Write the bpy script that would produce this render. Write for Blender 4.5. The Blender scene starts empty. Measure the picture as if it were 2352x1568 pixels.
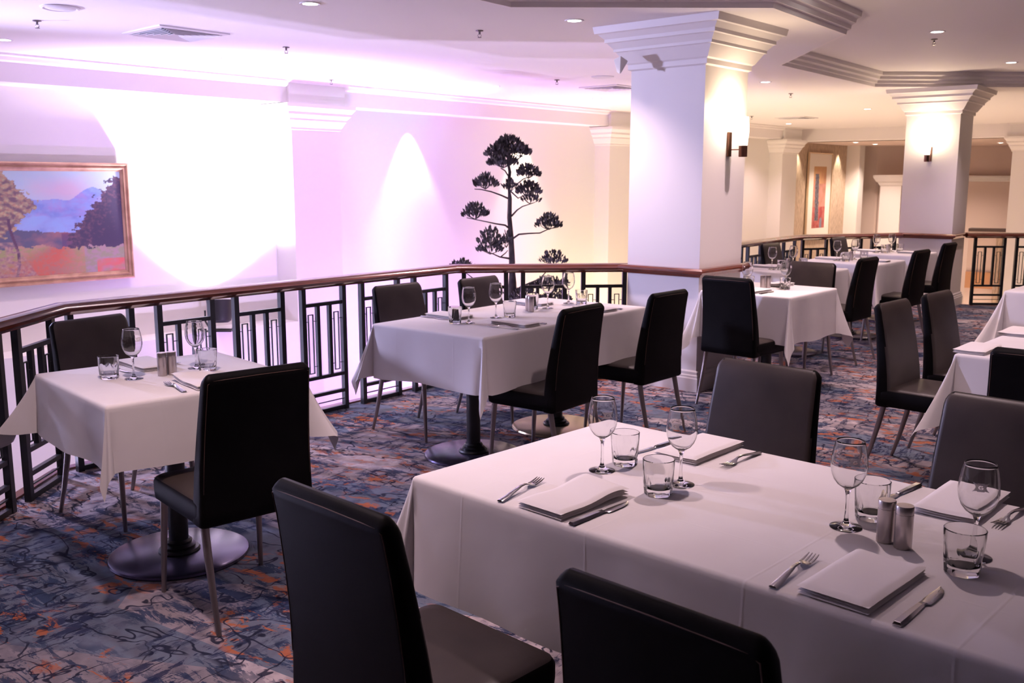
import bpy, bmesh, math, random
from mathutils import Vector, Matrix, noise
C = bpy.context.scene.collection
S = bpy.context.scene
R = math.radians
random.seed(7)

# ------------------------------------------------------------------ camera, world, exposure
cam_d = bpy.data.cameras.new('camera'); cam = bpy.data.objects.new('camera', cam_d); C.objects.link(cam)
S.camera = cam
cam.location = (0, 0, 1.56)
cam.rotation_euler = (R(90) - .1636, 0, 0)
cam_d.sensor_width = 36; cam_d.lens = 2200 / 2352 * 36
cam_d.clip_start = .02; cam_d.clip_end = 200
cam_d.dof.use_dof = True; cam_d.dof.focus_distance = 3.0; cam_d.dof.aperture_fstop = 9.0
w = bpy.data.worlds.new('world'); S.world = w; w.use_nodes = True
w.node_tree.nodes['Background'].inputs[0].default_value = (.80, .62, .72, 1)
w.node_tree.nodes['Background'].inputs[1].default_value = .03
S.view_settings.view_transform = 'Standard'; S.view_settings.look = 'None'
S.view_settings.gamma = 1; S.view_settings.use_curve_mapping = False
S.view_settings.exposure = 0.45
S.cycles.max_bounces = 8; S.cycles.diffuse_bounces = 4; S.cycles.glossy_bounces = 3
S.cycles.transmission_bounces = 8; S.cycles.transparent_max_bounces = 8
S.cycles.caustics_reflective = False; S.cycles.caustics_refractive = False
S.cycles.sample_clamp_indirect = 4.0

# light levels (watts) and colours of the fittings in the place
DL_W, DL_COL = 100, (1.0, .72, .75)
WASH_W, WASH_COL = 110, (1.0, .86, .62)
SCONCE_W, SCONCE_COL = 9, (1.0, .74, .50)
LILAC = (.52, .22, 1.0); WHITE = (.93, .86, 1.0); CYAN = (.10, 1.0, .72); AMBER = (1.0, .80, .48)

# ------------------------------------------------------------------ materials
def mat(name, col=(.8, .8, .8), rough=.5, metal=0., spec=.5, **kw):
    m = bpy.data.materials.new(name); m.use_nodes = True
    b = m.node_tree.nodes['Principled BSDF']
    b.inputs['Base Color'].default_value = (*col, 1); b.inputs['Roughness'].default_value = rough
    b.inputs['Metallic'].default_value = metal; b.inputs['Specular IOR Level'].default_value = spec
    for k, v in kw.items(): b.inputs[k.replace('_', ' ')].default_value = v
    return m
def nd(m, t, **kw):
    n = m.node_tree.nodes.new(t)
    for k, v in kw.items():
        if k.startswith('i_'): n.inputs[k[2:].replace('_', ' ')].default_value = v
        else: setattr(n, k, v)
    return n
def lk(m, a, b): m.node_tree.links.new(a, b)
def bump(m, scale, strength, dist=.002, detail=2, coord='Object', stretch=None):
    b = m.node_tree.nodes['Principled BSDF']
    tc = nd(m, 'ShaderNodeTexCoord'); n = nd(m, 'ShaderNodeTexNoise', i_Scale=scale, i_Detail=detail)
    if stretch:
        mp = nd(m, 'ShaderNodeMapping'); mp.inputs['Scale'].default_value = stretch
        lk(m, tc.outputs[coord], mp.inputs[0]); lk(m, mp.outputs[0], n.inputs['Vector'])
    else: lk(m, tc.outputs[coord], n.inputs['Vector'])
    bp = nd(m, 'ShaderNodeBump', i_Strength=strength, i_Distance=dist)
    lk(m, n.outputs['Fac'], bp.inputs['Height']); lk(m, bp.outputs[0], b.inputs['Normal'])
    return m
def noisecol(m, c1, c2, scale, lo=.35, hi=.65, detail=3, stretch=None):
    b = m.node_tree.nodes['Principled BSDF']
    tc = nd(m, 'ShaderNodeTexCoord'); n = nd(m, 'ShaderNodeTexNoise', i_Scale=scale, i_Detail=detail)
    mp = nd(m, 'ShaderNodeMapping'); mp.inputs['Scale'].default_value = stretch or (1, 1, 1)
    lk(m, tc.outputs['Object'], mp.inputs[0]); lk(m, mp.outputs[0], n.inputs['Vector'])
    r = nd(m, 'ShaderNodeValToRGB'); r.color_ramp.elements[0].position = lo; r.color_ramp.elements[1].position = hi
    r.color_ramp.elements[0].color = (*c1, 1); r.color_ramp.elements[1].color = (*c2, 1)
    lk(m, n.outputs['Fac'], r.inputs[0]); lk(m, r.outputs[0], b.inputs['Base Color'])
    return m

M = {}
M['plaster'] = bump(mat('plaster', (.80, .77, .74), .6), 60, .05)
M['pillar'] = bump(mat('pillar_paint', (.82, .78, .76), .5), 60, .05)
M['ceiling'] = bump(mat('ceiling_paint', (.82, .79, .79), .7), 60, .04)
M['fascia'] = mat('fascia_paint', (.86, .81, .80), .6)
M['beige'] = mat('beige_wall', (.74, .60, .53), .7)
M['darkwall'] = mat('brown_wall', (.10, .07, .06), .7)
M['gold_wall'] = noisecol(mat('gold_textured_wall', rough=.45), (.38, .28, .20), (.60, .46, .34), 9, stretch=(5, 5, 1))
M['lowfloor'] = noisecol(mat('cream_stone_floor', rough=.25), (.70, .62, .50), (.80, .74, .64), 2)
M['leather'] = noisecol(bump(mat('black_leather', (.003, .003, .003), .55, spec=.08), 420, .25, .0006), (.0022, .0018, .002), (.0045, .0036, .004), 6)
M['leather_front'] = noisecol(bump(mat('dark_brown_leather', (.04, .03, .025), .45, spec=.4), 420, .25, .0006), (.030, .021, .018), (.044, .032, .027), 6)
M['stitch'] = mat('brown_stitching', (.10, .05, .035), .6)
M['steel_leg'] = mat('satin_steel_leg', (.30, .26, .25), .35, .9)
M['iron'] = mat('black_iron', (.012, .012, .014), .38)
M['base_disc'] = noisecol(mat('black_enamel_disc', rough=.24, spec=1.0, Specular_Tint=(.62, .50, 1.0, 1)), (.020, .017, .026), (.035, .03, .042), 5)  # lilac specular tint stands in for the lit wall's coloured reflection
M['brass_disc'] = mat('brass_disc', (.60, .48, .30), .30, .8)
M['cloth'] = bump(noisecol(mat('white_table_linen', rough=.85, spec=.2), (.76, .72, .71), (.80, .77, .76), 3), 7, .25, .01, 3)
def creases(m):
    t = m.node_tree; b = t.nodes['Principled BSDF']; old = b.inputs['Normal'].links[0].from_node
    tc = nd(m, 'ShaderNodeTexCoord'); sp = nd(m, 'ShaderNodeSeparateXYZ'); lk(m, tc.outputs['Object'], sp.inputs[0]); prev = None
    for ax, step, ofs in (('X', .405, .2), ('Y', .42, .21)):
        a = nd(m, 'ShaderNodeMath', operation='ADD'); lk(m, sp.outputs[ax], a.inputs[0]); a.inputs[1].default_value = ofs
        p = nd(m, 'ShaderNodeMath', operation='PINGPONG'); lk(m, a.outputs[0], p.inputs[0]); p.inputs[1].default_value = step / 2
        r = nd(m, 'ShaderNodeMapRange', i_From_Min=0, i_From_Max=.006, i_To_Min=1, i_To_Max=0, interpolation_type='SMOOTHSTEP'); lk(m, p.outputs[0], r.inputs['Value'])
        if prev is None: prev = r
        else:
            q = nd(m, 'ShaderNodeMath', operation='MAXIMUM'); lk(m, prev.outputs['Result'], q.inputs[0]); lk(m, r.outputs['Result'], q.inputs[1])
    bp = nd(m, 'ShaderNodeBump', i_Strength=.16, i_Distance=.002); lk(m, q.outputs[0], bp.inputs['Height']); lk(m, old.outputs[0], bp.inputs['Normal']); lk(m, bp.outputs[0], b.inputs['Normal'])
creases(M['cloth'])
M['napkin'] = bump(mat('white_napkin_linen', (.82, .78, .77), .85, spec=.2), 25, .25, .004, 3)
M['cutlery'] = mat('polished_steel', (.62, .60, .60), .16, 1.0)
M['shaker'] = bump(mat('brushed_steel', (.50, .45, .44), .30, .95), 40, .35, .0006, 3, stretch=(14, 14, .6))
M['lampmetal'] = mat('bronze_metal', (.16, .075, .05), .35, .8)
M['vent'] = mat('vent_white', (.70, .68, .70), .5)
M['ventdark'] = mat('vent_shadow', (.05, .05, .07), .7)
M['sprinkler'] = mat('sprinkler_metal', (.16, .13, .14), .35, .8)
M['blackcan'] = mat('black_lamp_housing', (.02, .02, .022), .4)
M['tree'] = noisecol(mat('dark_bark', rough=.6), (.020, .014, .016), (.045, .032, .034), 20)
M['leaf'] = noisecol(mat('dark_leaf', rough=.55), (.022, .018, .022), (.045, .036, .036), 12)
M['frame'] = bump(noisecol(mat('gilt_frame', rough=.35, metal=.35), (.42, .24, .16), (.58, .36, .24), 8), 30, .1)
M['thinframe'] = mat('pale_gold_frame', (.72, .55, .36), .4, .3)
M['mount'] = mat('cream_mount', (.80, .73, .64), .8)
M['sachet'] = mat('sugar_sachet', (.72, .62, .52), .8)
M['orange_band'] = mat('orange_stone', (.62, .33, .17), .4)

def wood():
    m = mat('mahogany_handrail', rough=.20, spec=.6); b = m.node_tree.nodes['Principled BSDF']
    b.inputs['Coat Weight'].default_value = .6; b.inputs['Coat Roughness'].default_value = .12
    return noisecol(m, (.10, .022, .013), (.20, .05, .027), 6, .3, .7, 4, (1, 1, 12))
M['wood'] = wood()

def glass():
    m = bpy.data.materials.new('clear_glass'); m.use_nodes = True; t = m.node_tree; t.nodes.clear()
    o = nd(m, 'ShaderNodeOutputMaterial'); g = nd(m, 'ShaderNodeBsdfGlass', i_Roughness=0., i_IOR=1.40)
    g.inputs['Color'].default_value = (.97, .97, .97, 1)
    lk(m, g.outputs[0], o.inputs[0]); return m
M['glass'] = glass()
def frosted():
    m = bpy.data.materials.new('frosted_print'); m.use_nodes = True; t = m.node_tree
    b = t.nodes['Principled BSDF']; b.inputs['Base Color'].default_value = (.85, .80, .82, 1)
    b.inputs['Roughness'].default_value = .8; b.inputs["Alpha"].default_value = .9
    return m
M['frost'] = frosted()
def emis(name, col, s):
    m = bpy.data.materials.new(name); m.use_nodes = True
    b = m.node_tree.nodes['Principled BSDF']; b.inputs['Base Color'].default_value = (.9, .88, .85, 1)
    b.inputs['Emission Color'].default_value = (*col, 1); b.inputs['Emission Strength'].default_value = s
    return m
M['lens'] = emis('lit_lamp_lens', (1, .95, .90), 9)
M['shade'] = emis('lit_opal_glass', (1, .90, .74), 4)
M['ledlens'] = emis('lit_led_lens', (.95, .92, 1), 12)

def carpet():
    m = mat('patterned_carpet', rough=.95, spec=.1); b = m.node_tree.nodes['Principled BSDF']
    tc = nd(m, 'ShaderNodeTexCoord'); O = tc.outputs['Object']
    def mapping(rot, sc, loc=(0, 0, 0)):
        mr = nd(m, 'ShaderNodeMapping'); mr.inputs['Rotation'].default_value = (0, 0, R(rot)); lk(m, O, mr.inputs[0])
        mp = nd(m, 'ShaderNodeMapping'); mp.inputs['Scale'].default_value = sc
        mp.inputs['Location'].default_value = loc; lk(m, mr.outputs[0], mp.inputs[0]); return mp.outputs[0]
    def nz(v, s, d=3, rough=.5, dist=0.):
        n = nd(m, 'ShaderNodeTexNoise', i_Scale=s, i_Detail=d, i_Roughness=rough, i_Distortion=dist); lk(m, v, n.inputs['Vector']); return n.outputs['Fac']
    def ramp(f, a, c):
        r = nd(m, 'ShaderNodeMapRange', i_From_Min=a, i_From_Max=c); lk(m, f, r.inputs['Value']); return r.outputs['Result']
    def mul(a, c):
        n = nd(m, 'ShaderNodeMath', operation='MULTIPLY'); lk(m, a, n.inputs[0])
        if isinstance(c, (int, float)): n.inputs[1].default_value = c
        else: lk(m, c, n.inputs[1])
        return n.outputs[0]
    def mix(f, a, c):
        n = nd(m, 'ShaderNodeMix', data_type='RGBA'); lk(m, f, n.inputs['Factor'])
        for s_, v in (('A', a), ('B', c)):
            i = [q for q in n.inputs if q.name == s_ and q.type == 'RGBA'][0]
            if isinstance(v, tuple): i.default_value = (*v, 1)
            else: lk(m, v, i)
        return [q for q in n.outputs if q.type == 'RGBA'][0]
    def mx(a, c):
        n = nd(m, 'ShaderNodeMath', operation='MAXIMUM'); lk(m, a, n.inputs[0]); lk(m, c, n.inputs[1]); return n.outputs[0]
    # pale ground in big angular patches of taupe, blue grey and pinkish beige
    vor = nd(m, 'ShaderNodeTexVoronoi', i_Scale=1.0, i_Randomness=1.); lk(m, mapping(32, (1.0, 2.9, 1)), vor.inputs['Vector'])
    sep = nd(m, 'ShaderNodeSeparateColor'); lk(m, vor.outputs['Color'], sep.inputs[0])
    base = mix(ramp(sep.outputs[0], .35, .55), (.31, .26, .27), (.14, .165, .215))
    base = mix(ramp(sep.outputs[1], .66, .70), base, (.48, .41, .42))
    base = mix(mul(ramp(nz(mapping(0, (1, 1, 1)), 14, 4), .4, .65), .5), base, (.11, .10, .13))
    # broad brushed teal/navy strokes
    stroke = mul(ramp(nz(mapping(38, (1.0, 3.2, 1)), 5.0, 8, .74, .5), .505, .53), ramp(nz(mapping(10, (1, 1, 1)), 2.6, 3), .42, .52))
    stroke2 = mul(ramp(nz(mapping(-50, (1.0, 3.6, 1), (3, 1, 0)), 5.5, 8, .76, .4), .52, .545), ramp(nz(mapping(0, (1, 1, 1), (5, 9, 0)), 2.4, 3), .44, .54))
    base = mix(mul(stroke, .88), base, (.020, .038, .085))
    base = mix(mul(stroke2, .88), base, (.016, .022, .062))
    # orange licks
    org = mul(ramp(nz(mapping(28, (1, 2.0, 1), (7, 2, 0)), 7.0, 7, .68, .6), .54, .575), ramp(nz(mapping(0, (1, 1, 1), (1, 4, 0)), 2.4, 2), .46, .54))
    base = mix(mul(org, .85), base, (.42, .12, .04))
    # thin inky crackle lines, irregular
    def contour(rot, sc, s_, w_, off_):      # hand-drawn looking curves: thin level lines of a soft noise
        f = nz(mapping(rot, sc, off_), s_, 3, .55, .3)
        a = nd(m, 'ShaderNodeMath', operation='SUBTRACT'); lk(m, f, a.inputs[0]); a.inputs[1].default_value = .5
        c = nd(m, 'ShaderNodeMath', operation='ABSOLUTE'); lk(m, a.outputs[0], c.inputs[0]); return ramp(c.outputs[0], w_, w_ * .5)
    ln = mul(contour(35, (1, 2.0, 1), 1.9, .0105, (0, 0, 0)), ramp(nz(mapping(0, (1, 1, 1), (8, 3, 0)), 2.0, 2), .42, .46))
    ln2 = mul(contour(-48, (1, 1.8, 1), 2.3, .0095, (4, 2, 0)), ramp(nz(mapping(0, (1, 1, 1), (2, 6, 0)), 2.2, 2), .46, .50))
    ln3 = mul(contour(5, (1, 1.4, 1), 3.4, .012, (9, 7, 0)), ramp(nz(mapping(0, (1, 1, 1), (5, 1, 0)), 2.6, 2), .54, .57))
    ln2 = mx(ln2, ln3)
    base = mix(mul(mx(ln, ln2), .92), base, (.012, .014, .035))
    lk(m, base, b.inputs['Base Color'])
    bp = nd(m, 'ShaderNodeBump', i_Strength=.4, i_Distance=.003); lk(m, nz(O, 260, 2), bp.inputs['Height']); lk(m, bp.outputs[0], b.inputs['Normal'])
    return m
M['carpet'] = carpet()
def vcol(name, rough=.6):
    m = mat(name, rough=rough); a = nd(m, 'ShaderNodeVertexColor', layer_name='paint')
    lk(m, a.outputs[0], m.node_tree.nodes['Principled BSDF'].inputs['Base Color']); return m
M['paint'] = vcol('oil_paint', .55)

# ------------------------------------------------------------------ mesh helpers
def obj(name, bm, m, parent=None, smooth=False, loc=None, rotz=None, recalc=True):
    if recalc: bmesh.ops.recalc_face_normals(bm, faces=bm.faces)
    me = bpy.data.meshes.new(name); bm.to_mesh(me); bm.free()
    if smooth:
        for p in me.polygons: p.use_smooth = True
        if smooth is not True: me.set_sharp_from_angle(angle=R(smooth))
    ms = m if isinstance(m, (list, tuple)) else [m]
    for q in ms: me.materials.append(M[q])
    o = bpy.data.objects.new(name, me); C.objects.link(o)
    if parent: o.parent = parent
    if loc: o.location = loc
    if rotz is not None: o.rotation_euler.z = rotz
    return o
def thing(name, label, cat, loc=(0, 0, 0), rotz=0, group=None):
    o = bpy.data.objects.new(name, None); C.objects.link(o); o.empty_display_size = .1
    o.location = loc; o.rotation_euler = (0, 0, rotz); o['label'] = label; o['category'] = cat
    if group: o['group'] = group
    return o
def tag(o, label, cat, group=None):
    o['label'] = label; o['category'] = cat
    if group: o['group'] = group
    return o
def struct(name, bm, m, **k):
    o = obj(name, bm, m, **k); o['kind'] = 'structure'; return o
def dup(root, loc, rotz, label, group=None):
    r = root.copy(); C.objects.link(r); r.location = loc; r.rotation_euler = (0, 0, rotz); r['label'] = label
    if group: r['group'] = group
    for ch in list(root.children):
        c = ch.copy(); C.objects.link(c); c.parent = r
        for g in ch.children:
            d = g.copy(); C.objects.link(d); d.parent = c
    return r
def box(bm, cx, cy, cz, sx, sy, sz, rot=0, mi=0):
    r = bmesh.ops.create_cube(bm, size=1, matrix=Matrix.Translation((cx, cy, cz)) @ Matrix.Rotation(rot, 4, 'Z') @ Matrix.Diagonal((sx, sy, sz, 1)))
    if mi:
        for f in {f for v in r['verts'] for f in v.link_faces}: f.material_index = mi
def loft(bm, rings, cap0=True, cap1=True, mi=0, closed=True):
    vs = [[bm.verts.new(p) for p in r] for r in rings]; n = len(rings[0])
    for a, b in zip(vs, vs[1:]):
        for i in range(n if closed else n - 1):
            f = bm.faces.new((a[i], a[(i + 1) % n], b[(i + 1) % n], b[i])); f.material_index = mi
    if cap0: bm.faces.new(vs[0][::-1]).material_index = mi
    if cap1: bm.faces.new(vs[-1]).material_index = mi
    return vs
def lathe(bm, prof, n=24, c=(0, 0, 0), cap0=True, cap1=True, mi=0, rfun=None):
    rings = []
    for r, z in prof:
        rings.append([(c[0] + (r if rfun is None else rfun(r, z, 2 * math.pi * i / n)) * math.cos(2 * math.pi * i / n),
                       c[1] + (r if rfun is None else rfun(r, z, 2 * math.pi * i / n)) * math.sin(2 * math.pi * i / n), c[2] + z) for i in range(n)])
    loft(bm, rings, cap0, cap1, mi)
def tube(bm, pts, rad, n=8, mi=0):
    pts = [Vector(p) for p in pts]; rings = []
    for i, p in enumerate(pts):
        t = (pts[min(i + 1, len(pts) - 1)] - pts[max(i - 1, 0)]).normalized()
        u = t.cross(Vector((0, 0, 1))); u = u.normalized() if u.length > .01 else Vector((1, 0, 0)); v = t.cross(u)
        r = rad[i] if isinstance(rad, (list, tuple)) else rad
        rings.append([p + r * (math.cos(2 * math.pi * k / n) * u + math.sin(2 * math.pi * k / n) * v) for k in range(n)])
    loft(bm, rings, mi=mi)
def rrect(wx, wy, r, n=4, cx=0, cy=0, z=0):
    r = min(r, wx / 2 - 1e-4, wy / 2 - 1e-4); out = []
    for sx, sy, a0 in ((1, 1, 0), (-1, 1, 90), (-1, -1, 180), (1, -1, 270)):
        for k in range(n + 1):
            a = R(a0 + 90 * k / n)
            out.append((cx + sx * (wx / 2 - r) + r * math.cos(a), cy + sy * (wy / 2 - r) + r * math.sin(a), z))
    return out
def BM(): return bmesh.new()
def poly_prism(bm, pts, z0, z1, mi=0):
    a = [bm.verts.new((x, y, z0)) for x, y in pts]; b = [bm.verts.new((x, y, z1)) for x, y in pts]; n = len(pts)
    for i in range(n): bm.faces.new((a[i], a[(i + 1) % n], b[(i + 1) % n], b[i])).material_index = mi
    bm.faces.new(a[::-1]).material_index = mi; bm.faces.new(b).material_index = mi
def sweep(bm, path, prof, closed=False, mi=0):
    """profile [(side offset to the right of travel, z)] swept with mitred corners along a flat path"""
    n = len(path); rings = []
    for i in range(n):
        p = Vector(path[i])
        d0 = (p - Vector(path[i - 1])).normalized() if (i > 0 or closed) else None
        d1 = (Vector(path[(i + 1) % n]) - p).normalized() if (i < n - 1 or closed) else None
        d0 = d0 or d1; d1 = d1 or d0
        n0 = Vector((d0.y, -d0.x)); n1 = Vector((d1.y, -d1.x)); mvec = (n0 + n1).normalized(); k = 1 / max(.35, mvec.dot(n0))
        rings.append([(p.x + mvec.x * k * o, p.y + mvec.y * k * o, z) for o, z in prof])
    if closed: rings.append(rings[0])
    vs = [[bm.verts.new(q) for q in r] for r in rings[:-1]] if closed else [[bm.verts.new(q) for q in r] for r in rings]
    if closed: vs.append(vs[0])
    m_ = len(prof)
    for a, b in zip(vs, vs[1:]):
        for i in range(m_): bm.faces.new((a[i], a[(i + 1) % m_], b[(i + 1) % m_], b[i])).material_index = mi
    if not closed: bm.faces.new(vs[0][::-1]); bm.faces.new(vs[-1])

# ------------------------------------------------------------------ plan of the room (metres)
CEIL = 2.72
RAIL = [(-2.42, -6.0), (-2.40, 5.04), (-.449, 7.481), (.95, 7.60)]          # left opening
RAIL2 = [(1.40, 8.02), (1.95, 9.75), (3.55, 11.87), (5.00, 12.38)]          # behind the pillar
RAIL3 = [(5.84, 12.36), (12.0, 12.0)]
WD = Vector((.669, .743)); WN = Vector((.743, -.669))                       # far wall direction and its normal
def W(x): return (x, 1.11 * x + 14.1)
def off(p, s=0., n=0.): return (p[0] + WD.x * s + WN.x * n, p[1] + WD.y * s + WN.y * n)

# balcony slab with carpet
slab = [(-2.50, -6), (-2.48, 5.08), (-.50, 7.57), (.95, 7.69), (1.31, 8.04), (1.87, 9.78), (3.49, 11.95), (5.0, 12.47), (5.5, 12.85), (5.95, 12.43), (12, 12.1), (12, -6)]
bm = BM(); a = [bm.verts.new((x, y, 0)) for x, y in slab]; bm.faces.new(a)
struct('floor', bm, 'carpet')
bm = BM(); poly_prism(bm, slab, -.42, -.004); struct('trim_1', bm, 'plaster')
# lower level floor
bm = BM(); box(bm, 0, 12, -3.35, 44, 40, .1); struct('floor_lower', bm, 'lowfloor')

# ceiling: soffit with a raised tray over the tables
tray = [(-.02, 6.70), (1.74, 6.73), (2.62, 7.88), (2.66, 9.87), (4.41, 12.05), (11.0, 12.2), (11.0, 1.5), (4.0, -3.5), (-.8, -3.5), (-1.7, -1.5), (-1.7, 4.55)]
outer = [(-17, -7), (14, -7), (16, 30), (-17, 30)]
bm = BM()
ov = [bm.verts.new((x, y, CEIL)) for x, y in outer]; tv = [bm.verts.new((x, y, CEIL)) for x, y in tray]
es = [bm.edges.new((l[i], l[(i + 1) % len(l)])) for l in (ov, tv) for i in range(len(l))]
bmesh.ops.triangle_fill(bm, use_beauty=True, use_dissolve=False, edges=es)
def inpoly(x, y, P):
    c = False
    for i in range(len(P)):
        (x1, y1), (x2, y2) = P[i], P[i - 1]
        if (y1 > y) != (y2 > y) and x < (x2 - x1) * (y - y1) / (y2 - y1) + x1: c = not c
    return c
bmesh.ops.delete(bm, geom=[f for f in bm.faces if inpoly(*f.calc_center_median()[:2], tray)], context='FACES_ONLY')
def inset(P, d):
    out = []; n = len(P)
    for i in range(n):
        p = Vector(P[i]); d0 = (p - Vector(P[i - 1])).normalized(); d1 = (Vector(P[(i + 1) % n]) - p).normalized()
        n0 = Vector((d0.y, -d0.x)); n1 = Vector((d1.y, -d1.x)); mm = (n0 + n1).normalized()
        out.append(tuple(p + mm * d / max(.4, mm.dot(n0))))
    return out
struct('ceiling', bm, 'ceiling')
bm = BM(); v = [bm.verts.new((x, y, CEIL + .17)) for x, y in inset(tray, -.3)]; bm.faces.new(v)
struct('ceiling_tray', bm, 'ceiling')
bm = BM(); sweep(bm, tray, [(0, CEIL), (.025, CEIL), (.03, CEIL + .035), (.055, CEIL + .04), (.06, CEIL + .07), (.09, CEIL + .085), (.095, CEIL + .115), (.125, CEIL + .13), (.13, CEIL + .175), (-.02, CEIL + .175)], closed=True)
struct('trim_2', bm, 'fascia')

# far wall with fascia, recessed bays and a sill on the left
L0, L1 = W(-9), W(8.6)
def wallseg(name, s0, s1, n, z0, z1, m='plaster', th=.2):
    """slab on the far wall line between two run positions (metres from the first column), front face at n"""
    p = W(-2.54); bm = BM(); q = [off(p, s0, n), off(p, s1, n), off(p, s1, n - th), off(p, s0, n - th)]
    poly_prism(bm, q, z0, z1); return struct(name, bm, m)
wallseg('wall_left', -19, .34, -.38, -.06, CEIL)
wallseg('wall_left_lower', -19, .34, 0, -3.3, -.06, th=.58)
wallseg('wall_back', .34, 12.9, -.30, -3.3, CEIL)
p = W(-2.54)
bm = BM(); sweep(bm, [off(p, -19, 0), off(p, 12.6, 0)], [(0, 2.47), (.012, 2.47), (.012, CEIL - .075), (.05, CEIL - .06), (.06, CEIL - .03), (.09, CEIL - .02), (.09, CEIL), (-.5, CEIL), (-.5, 2.47)])
struct('trim_3', bm, 'fascia')
bm = BM(); sweep(bm, [(6.2, 21.5), (14.0, 16.6)], [(0, 2.45), (.03, 2.47), (.03, CEIL), (-.3, CEIL), (-.3, 2.45)])
struct('trim_4', bm, 'fascia')
# lower soffit beyond, back walls of the far side
bm = BM(); poly_prism(bm, [(6.2, 21.55), (14.0, 16.65), (16, 28), (7, 29)], 2.45, 2.5); struct('ceiling_far', bm, 'beige')
bm = BM(); poly_prism(bm, [(8.62, 24.3), (9.0, 24.0), (16.5, 22.6), (16.5, 23), (9.0, 24.6)], -3.3, 2.47); struct('wall_far', bm, 'beige')
bm = BM(); poly_prism(bm, [(9.05, 23.9), (16.4, 22.5), (16.4, 22.7), (9.05, 24.2)], -3.3, 1.62); struct('wall_far_dado', bm, 'beige')
bm = BM(); sweep(bm, [(9.0, 23.9), (16.4, 22.5)], [(0, 1.60), (.04, 1.62), (.05, 1.68), (.09, 1.70), (.09, 1.74), (0, 1.74)]); struct('trim_5', bm, 'plaster')
# right-hand wall far off and a back wall behind the viewer
bm = BM(); box(bm, 12.1, 3, -.3, .2, 18.4, 6.1); struct('wall_right', bm, 'darkwall')
bm = BM(); box(bm, -1.5, -6.1, -.3, 29, .2, 6.1); struct('wall_rear', bm, 'darkwall')
bm = BM(); box(bm, -15.5, 4, -.3, .2, 22, 6.1); struct('wall_side', bm, 'plaster')
# parapet on the far side
bm = BM(); sweep(bm, [(9.3, 19.6), (13.5, 17.0)], [(0, -3.3), (0, .53), (.06, .53), (.06, .60), (-.25, .60), (-.25, -3.3)]); struct('trim_6', bm, 'beige')
bm = BM(); sweep(bm, [(9.3, 19.6), (13.5, 17.0)], [(-.02, .602), (.10, .602), (.10, .66), (-.30, .66), (-.30, .602)]); struct('trim_8', bm, 'darkwall')
bm = BM(); sweep(bm, [(9.3, 19.6), (13.5, 17.0)], [(0, -.55), (.05, -.55), (.05, -.22), (0, -.22)]); struct('trim_9', bm, 'orange_band')
for i in range(4):
    bm = BM(); box(bm, 9.75 + .95 * i, 19.24 - .588 * i, -1.3, .10, .06, 3.66, R(-32)); struct('trim_%d' % (10 + i), bm, 'gold_wall')

# ------------------------------------------------------------------ pillars
CAPP = [(.0, 2.40), (.02, 2.41), (.02, 2.445), (.035, 2.455), (.085, 2.535), (.10, 2.54), (.10, 2.56), (.135, 2.60), (.15, 2.605), (.15, 2.63), (.185, 2.665), (.205, 2.67), (.215, 2.72)]
def sqring(c, dl, dr, w1, w2, o, z):
    """square ring: nearest corner c, unit vectors to its left and right neighbours, side lengths"""
    c = Vector(c) - (dl + dr) * o
    return [(c.x, c.y, z), (*(c + dr * (w2 + 2 * o)), z), (*(c + dr * (w2 + 2 * o) + dl * (w1 + 2 * o)), z), (*(c + dl * (w1 + 2 * o)), z)]
def pillar(label, c, ang, w1, w2, z0=0., cap=CAPP, band=True, base=True):
    dl = Vector((math.cos(R(ang + 90)), math.sin(R(ang + 90)))); dr = Vector((math.cos(R(ang)), math.sin(R(ang))))
    t = thing('pillar', label, 'pillar', (c[0], c[1], 0))
    rr = lambda o, z: sqring((0, 0), dl, dr, w1, w2, o, z)
    bm = BM(); loft(bm, [rr(0, z0), rr(0, cap[0][1] + .01)]); obj('shaft', bm, 'pillar', t)
    bm = BM(); loft(bm, [rr(-.01, cap[0][1])] + [rr(o, z) for o, z in cap]); obj('capital', bm, 'pillar', t)
    if base:
        bm = BM(); loft(bm, [rr(.028, 0), rr(.028, .10), rr(.022, .108), (rr(.022, .122)), rr(.014, .13), rr(.014, .15), rr(.004, .16)]); obj('baseboard', bm, 'pillar', t)
    if band:
        bm = BM(); loft(bm, [rr(-.005, .868), rr(.02, .870), rr(.028, .885), rr(.05, .892), rr(.058, .905), rr(.058, .918), rr(.045, .932), rr(-.005, .934)]); obj('wooden_band', bm, 'wood', t)
    return t
PIL = (1.392, 7.113)
pillar('large white square pillar with a mahogany band and lit wall lamp, right of centre', PIL, 48.8, .64, .64)
PIL2 = (5.50, 12.03)
pillar('white square pillar at the right with a small wall lamp, standing behind the far tables', PIL2, 52, .64, .64)
CAP2 = [(.0, 2.17), (.02, 2.175), (.02, 2.20), (.03, 2.21), (.06, 2.27), (.07, 2.275), (.07, 2.30), (.10, 2.335), (.11, 2.34), (.11, 2.37), (.15, 2.42), (.15, 2.46), (.06, 2.465), (.06, 2.69), (.12, CEIL)]
def wallcol(label, s):
    c = off(W(-2.54), s, 0)
    t = pillar(label, c, 48 + 0, .38, .68, z0=-3.3, cap=CAP2, band=False, base=False)
    return t
wallcol('lilac-lit square wall column left of the bonsai tree, its left side glaring white', 0)
wallcol('pale wall column with stepped capital just left of the large pillar', 6.17)
wallcol('beige wall column with stepped capital left of the tall abstract picture', 12.25)
pillar('pale pillar beyond the railing at the right edge of the picture', (10.35, 18.7), 57, .68, .68, z0=-3.3, cap=CAP2, band=False, base=False)
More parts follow.
